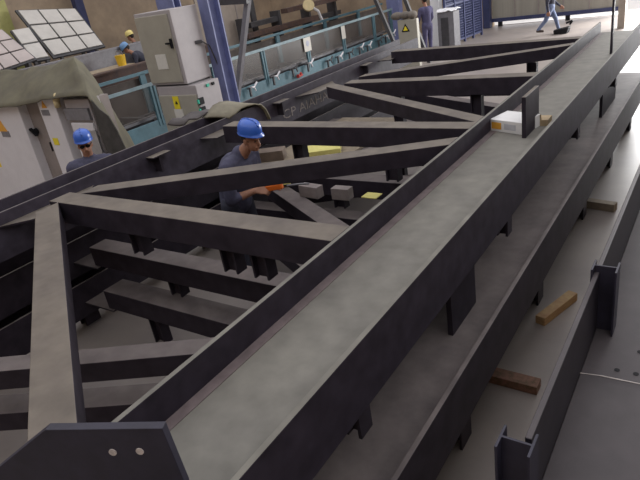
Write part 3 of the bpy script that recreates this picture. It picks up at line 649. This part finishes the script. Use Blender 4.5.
def head(parts, c, fwd, up, mi=1, s=1.0):
    fwd, up = Vector(fwd).normalized(), Vector(up); up = (up-fwd*up.dot(fwd)).normalized(); rt = fwd.cross(up)
    R = Matrix((rt, fwd, up)).transposed(); c = Vector(c)
    P = lambda x, y, z: c+R @ Vector((x,y,z))*s
    parts.append(('ell', P(0,-.012,.03), (.076*s,.096*s,.088*s), R, mi))       # skull
    parts.append(('ell', P(0,.022,-.035), (.062*s,.066*s,.080*s), R, mi))      # face
    parts.append(('ell', P(0,.058,-.085), (.032*s,.026*s,.024*s), R, mi))      # chin
    parts.append(('cap', P(0,.085,.005), P(0,.108,-.032), .010*s, .015*s, mi)) # nose
    parts.append(('cap', P(-.035,.078,.022), P(.035,.078,.022), .013*s, .013*s, mi)) # brow
    parts.append(('ell', P(-.02,.086,-.062), (.016*s,.01*s,.007*s), R, mi)); parts.append(('ell', P(.02,.086,-.062), (.016*s,.01*s,.007*s), R, mi))
    for sx in (-1,1): parts.append(('ell', P(sx*.076,-.008,-.012), (.012*s,.020*s,.032*s), R, mi))
    return R, P
def helmet(root, R, P, m, s=1.0, hs=.74, brim_fwd=True, label=None):
    bm = B(); n = 28
    prof = [(1.0,0),(1.0,.03),(.985,.07),(.92,.11),(.76,.145),(.52,.165),(.25,.174)]
    rings = []
    for k, z in prof:
        rings.append([bm.verts.new(P(.100*k*math.cos(2*math.pi*i/n), -.008+.122*k*math.sin(2*math.pi*i/n), .058+z*hs)) for i in range(n)])
    top = bm.verts.new(P(0,-.008,.058+.177*hs))
    for a, b in zip(rings, rings[1:]):
        for i in range(n): bm.faces.new((a[i], a[(i+1)%n], b[(i+1)%n], b[i]))
    for i in range(n): bm.faces.new((rings[-1][i], rings[-1][(i+1)%n], top))
    lo = [];
    for i in range(n):
        a = 2*math.pi*i/n; f = max(0, math.sin(a)); k = 1.05+.25*f**1.6
        lo.append(bm.verts.new(P(.100*(1.05+.05*f)*math.cos(a), -.008+.122*k*math.sin(a), .054-.006*f)))
    for i in range(n): bm.faces.new((lo[i], lo[(i+1)%n], rings[0][(i+1)%n], rings[0][i]))
    o = obj('hard_hat', bm, m, root, smooth=True, label=label); o.matrix_parent_inverse = Matrix()
    sl = o.modifiers.new('s', 'SOLIDIFY'); sl.thickness = .004; sl.offset = 1
    bm = B(); pts = [P(0,-.008+.122*k, .060+z*hs) for k, z in ((-.93,.10),(-.76,.145),(-.5,.166),(0,.179),(.5,.166),(.76,.145),(.93,.10))]; tube(bm, pts, .011)
    r = obj('crown_ridge', bm, m, o, smooth=True); r.matrix_parent_inverse = Matrix()
    return o
def child_mesh(name, bm, m, root, smooth=True, label=None):
    o = obj(name, bm, m, root, smooth=smooth, label=label); o.matrix_parent_inverse = Matrix(); return o
def hairpiece(root, R, P):
    bm = B(); ellip(bm, P(0,-.022,.022), .081, .097, .078, 20, 12, R); cut = [v for v in bm.verts if (R.transposed() @ (v.co-P(0,0,0))).y > .035]
    bmesh.ops.delete(bm, geom=cut, context='VERTS'); return child_mesh('hair', bm, HAIR, root)

# worker inside the frame: stands behind the long brace, bent over, arms forward holding the orange tool
head_c = at(251,139,Y=3.93); loc = Vector((head_c.x-.10, 3.93, 0)); ang = math.radians(8)
def mk(loc, heading):
    fw = Vector((math.cos(heading), math.sin(heading), 0)); sd = Vector((-fw.y, fw.x, 0))   # sd = person's left
    return lambda f, l, z: fw*f+sd*l+Vector((0,0,z))
w1 = thing('person', 'worker in blue hard hat and navy workwear inside the frame, bending over an orange tool', 'person', loc)
Q = mk(loc, ang); hc = head_c-loc; hz_ = hc.z
fw = Q(1,0,0)
sh = hz_-.205
parts = [('cap', Q(-.24,0,.98), Q(-.22,0,1.12), .165, .165, 0), ('cap', Q(-.22,0,1.12), Q(-.15,0,sh-.10), .165, .18, 0), ('cap', Q(-.12,.12,sh-.07), Q(-.12,-.12,sh-.07), .135, .135, 0),
         ('cap', Q(-.09,.19,sh-.0), Q(-.09,-.19,sh-.0), .078, .078, 0), ('cap', Q(-.08,0,sh+.02), Q(.01,0,sh+.11), .066, .058, 1), ('cap', Q(-.10,0,sh+.01), Q(-.07,0,sh+.06), .095, .082, 0)]
for s_, ex in ((1,.06),(-1,0)):
    S0, E0, W0 = Q(-.09,.22*s_,sh-.01), Q(-.10,.27*s_,sh-.32), Q(.07+ex,.09*s_,1.11)
    parts += [('cap', S0, E0, .074, .060, 0), ('cap', E0, E0.lerp(W0,.3), .058, .052, 0), ('cap', E0.lerp(W0,.25), W0, .047, .031, 1)]
    hand(parts, W0, Q(1,-.15*s_,.02), Q(0,-.5*s_,-.6), 1.0, .55, 1, -s_)
    parts += [('cap', Q(-.24,.10*s_,.95), Q(-.18,.12*s_,.50), .11, .074, 2), ('cap', Q(-.18,.12*s_,.50), Q(-.22,.12*s_,.10), .070, .054, 2), ('cap', Q(-.23,.12*s_,.05), Q(-.05,.14*s_,.04), .05, .042, 3)]
R1, P1_ = head(parts, hc, fw*.93+Q(0,-.22,-.16), Vector((0,0,1)))
person(w1, parts, .009, [SHIRT, SKIN, TROUS, BOOT], 3)
helmet(w1, R1, P1_, HELM); hairpiece(w1, R1, P1_)
bm = B()
for sx in (-1,1): ellip(bm, P1_(sx*.030,.083,.002), .011, .006, .006, 10, 6, R1)
child_mesh('eyes', bm, HAIR, w1)
tool0 = loc+Q(.185,-.03,1.115)
tl1 = thing('cutting_torch', 'orange handled tool with thin rod held by the worker inside the frame', 'tool', tool0)
bm = B(); bar(bm, tool0+Q(-.02,0,-.005), tool0+Q(.17,0,.03), .045, .06); obj('handle', bm, ORANGE2, tl1, .012)
bm = B(); tube(bm, [tool0+Q(.22,0,.03), tool0+Q(.36,-.02,.055), tool0+Q(.48,-.04,.07)], .010); obj('rod', bm, GREYM, tl1)
bm = B(); ellip(bm, tool0+Q(.02,.02,.07), .035, .03, .03); obj('guard', bm, FOAMY, tl1, smooth=True)

# worker in sunglasses behind the far chord
hc_w = at(85,145,Y=3.87); loc = Vector((hc_w.x, 3.87, 0))
w2 = thing('person', 'worker in blue hard hat and dark sunglasses standing before the white machine tool', 'person', loc)
Q = mk(loc, math.radians(-42)); hc = hc_w-loc; sh = hc.z-.205
parts = [('cap', Q(-.02,0,.92), Q(-.02,0,1.1), .15, .15, 0), ('cap', Q(-.02,0,1.1), Q(-.02,0,sh-.08), .155, .16, 0), ('cap', Q(-.02,.14,sh-.07), Q(-.02,-.14,sh-.07), .13, .13, 0), ('cap', Q(-.01,.21,sh-.03), Q(-.01,-.21,sh-.03), .078, .078, 0),
         ('cap', Q(-.01,0,sh+.03), Q(.01,0,sh+.14), .062, .058, 1), ('cap', Q(-.02,0,sh+.0), Q(-.01,0,sh+.05), .088, .075, 0)]
for s_ in (1,-1):
    S0, E0, W0 = Q(-.01,.235*s_,sh-.04), Q(-.02,.29*s_,sh-.34), Q(.16,.24*s_,sh-.52)
    parts += [('cap', S0, E0, .066, .054, 0), ('cap', E0, W0, .048, .032, 0)]; hand(parts, W0, Q(.7,0,-.6), Q(0,-1*s_,0), 1.0, .4, 1, s_)
    parts += [('cap', Q(-.02,.10*s_,.9), Q(0,.11*s_,.48), .10, .07, 2), ('cap', Q(0,.11*s_,.48), Q(-.02,.11*s_,.1), .066, .05, 2), ('cap', Q(-.03,.11*s_,.05), Q(.15,.13*s_,.04), .05, .042, 3)]
R2, P2_ = head(parts, hc, Q(.95,.12,-.04), Vector((0,0,1)))
person(w2, parts, .011, [SHIRT, SKIN, TROUS, BOOT], 3)
helmet(w2, R2, P2_, HELM); hairpiece(w2, R2, P2_)
bm = B()
for sx in (-1,1): ellip(bm, P2_(sx*.033,.088,.004), .030, .012, .020, 14, 8, R2); tube(bm, [P2_(sx*.06,.08,.01), P2_(sx*.08,.0,.012)], .004)
tube(bm, [P2_(-.02,.096,.01), P2_(.02,.096,.01)], .005); child_mesh('sunglasses', bm, BLACK, w2)

# generic far worker
def far_person(label, loc, heading, mats, bend=0, stride=0, hat=None, height=1.75, arms=.2, hand_z=None, head_px=None, HX=None):
    k = height/1.75; w = thing('person', label, 'person', loc); Q = mk(loc, heading); b = bend
    hip = .93*k
    cx, cz = math.sin(b), math.cos(b)
    T = lambda t, l: Q(t*cx, l, hip+t*cz)
    parts = [('cap', T(.0,.04), T(.0,-.04), .14, .14, 2), ('cap', T(.05,0), T(.40*k,0), .14, .16, 0), ('cap', T(.42*k,.10), T(.42*k,-.10), .115, .115, 0), ('cap', T(.49*k,.16), T(.49*k,-.16), .07, .07, 0), ('cap', T(.5*k,0), T(.62*k,0), .06, .055, 1)]
    for s_ in (1,-1):
        S0 = T(.47*k,.20*s_); a = arms*s_ if stride else arms
        E0 = S0+Q(math.sin(a)*.28,.05*s_,-math.cos(a)*.28); W0 = E0+Q(math.sin(a+.5)*.25,-.03*s_,-math.cos(a+.5)*.25)
        parts += [('cap', S0, E0, .064, .052, 0), ('cap', E0, W0, .048, .033, 0)]; hand(parts, W0, W0-E0, Q(0,-s_,0), 1.05, .4, 1, s_)
        st = stride*s_; H0 = Q(0,.09*s_,hip-.03); K0 = H0+Q(math.sin(st+.05)*.43*k,.01*s_,-math.cos(st)*.43*k); sw = st-.12 if st > 0 else st-.30 if stride else 0
        A0_ = K0+Q(math.sin(sw)*.40*k,0,-math.cos(sw)*.40*k); dz = .09-min(A0_.z, .09) if st >= 0 else 0; A0_.z = max(A0_.z, .085)
        parts += [('cap', H0, K0, .098, .068, 2), ('cap', K0, A0_, .064, .05, 2)]
        toe = A0_+(Q(.19,.02*s_,-.05) if st >= 0 else Q(.14,.02*s_,-.05)); parts.append(('cap', A0_+Q(-.02,0,-.035), toe, .048, .04, 3))
    hb_ = b*.75; hcen = T(.62*k,0)+Q(math.sin(hb_)*.11+.02,0,math.cos(hb_)*.11)
    if head_px:
        tgt = at(*head_px, X=HX); w.location = tgt-hcen
        if abs(w.location.z) < .06: w.location.z = 0
    R, P = head(parts, hcen, Q(math.cos(hb_),0,-math.sin(hb_)), Vector((0,0,1)) if hb_ < .3 else Q(math.sin(hb_),0,math.cos(hb_)))
    person(w, parts, .016, mats, 3); hairpiece(w, R, P)
    if hat: helmet(w, R, P, hat)
    return w
a_, b_ = at(541,34.5,Z=0), at(559,33,Z=0)
far_person('walking person in dark jacket and jeans striding across the far floor', (a_+b_)/2, math.radians(14), [SHIRT2, SKIN, JEANS, BOOT], 0, .40, None, 1.52, .35)
p = at(427,50,Z=0); far_person('worker in violet overalls and light blue hard hat standing beside the white column', Vector((at(427.5,30,Y=17.4).x,17.4,0)), math.radians(150), [OVER, SKIN, OVER, BOOT], .06, 0, HELML, 1.72, .15)
py_ = far_person('worker in yellow hard hat standing by the dark girder near the stone wall', Vector((0,0,0)), math.radians(-150), [SHIRT2, SKIN, TROUS, BOOT], .35, 0, HELMY, 1.75, .5, head_px=(130.5,37), HX=-15.0)
pb_ = far_person('worker in light blue hard hat stooping low over the pale board by the bucket', Vector((0,0,0)), math.radians(-130), [SHIRT2, SKIN, TROUS, BOOT], .80, 0, HELML, 1.75, .1, head_px=(126.5,49), HX=-13.95)
PLATS = []
for q_, lab in ((py_,'low grey platform under the worker in the yellow hard hat'),(pb_,'low grey platform under the stooping worker by the bucket')):
    l_ = q_.location; PLATS.append(('work_platform', lab, l_.x-.32, l_.x+.30, l_.y-.45, l_.y+.45, l_.z))
for nm, lab, x0, x1, y0, y1, z1 in PLATS:
    pl_ = thing('work_platform', lab, 'platform', ((x0+x1)/2,(y0+y1)/2,0))
    boxpart('deck', GREYM, pl_, x0, x1, y0, y1, z1-.05, z1)
    for x in (x0+.05, x1-.05):
        for y in (y0+.05, y1-.05): boxpart('leg', GREYD, pl_, x-.03, x+.03, y-.03, y+.03, 0, z1-.05)
# ---------------------------------------------------------------- light
w = bpy.data.worlds.new('sky'); bpy.context.scene.world = w; w.use_nodes = True
bg = w.node_tree.nodes['Background']; bg.inputs[0].default_value = (.97,.96,1,1); bg.inputs[1].default_value = 1.0
def area(name, loc, target, sx, sy, power, col=(1,1,1)):
    l = bpy.data.lights.new(name, 'AREA'); l.shape = 'RECTANGLE'; l.size = sx; l.size_y = sy; l.energy = power; l.color = col
    o = bpy.data.objects.new(name, l); C.objects.link(o); o.location = loc
    o.rotation_euler = (Vector(target)-Vector(loc)).to_track_quat('-Z', 'Y').to_euler(); return o
area('door_daylight', (.4,23.4,2.3), (-.6,8,0), 6.6, 4.2, 2000)
sc = bpy.context.scene
sc.view_settings.view_transform = 'Standard'; sc.view_settings.look = 'None'; sc.view_settings.gamma = 1; sc.view_settings.use_curve_mapping = False
sc.view_settings.exposure = .35
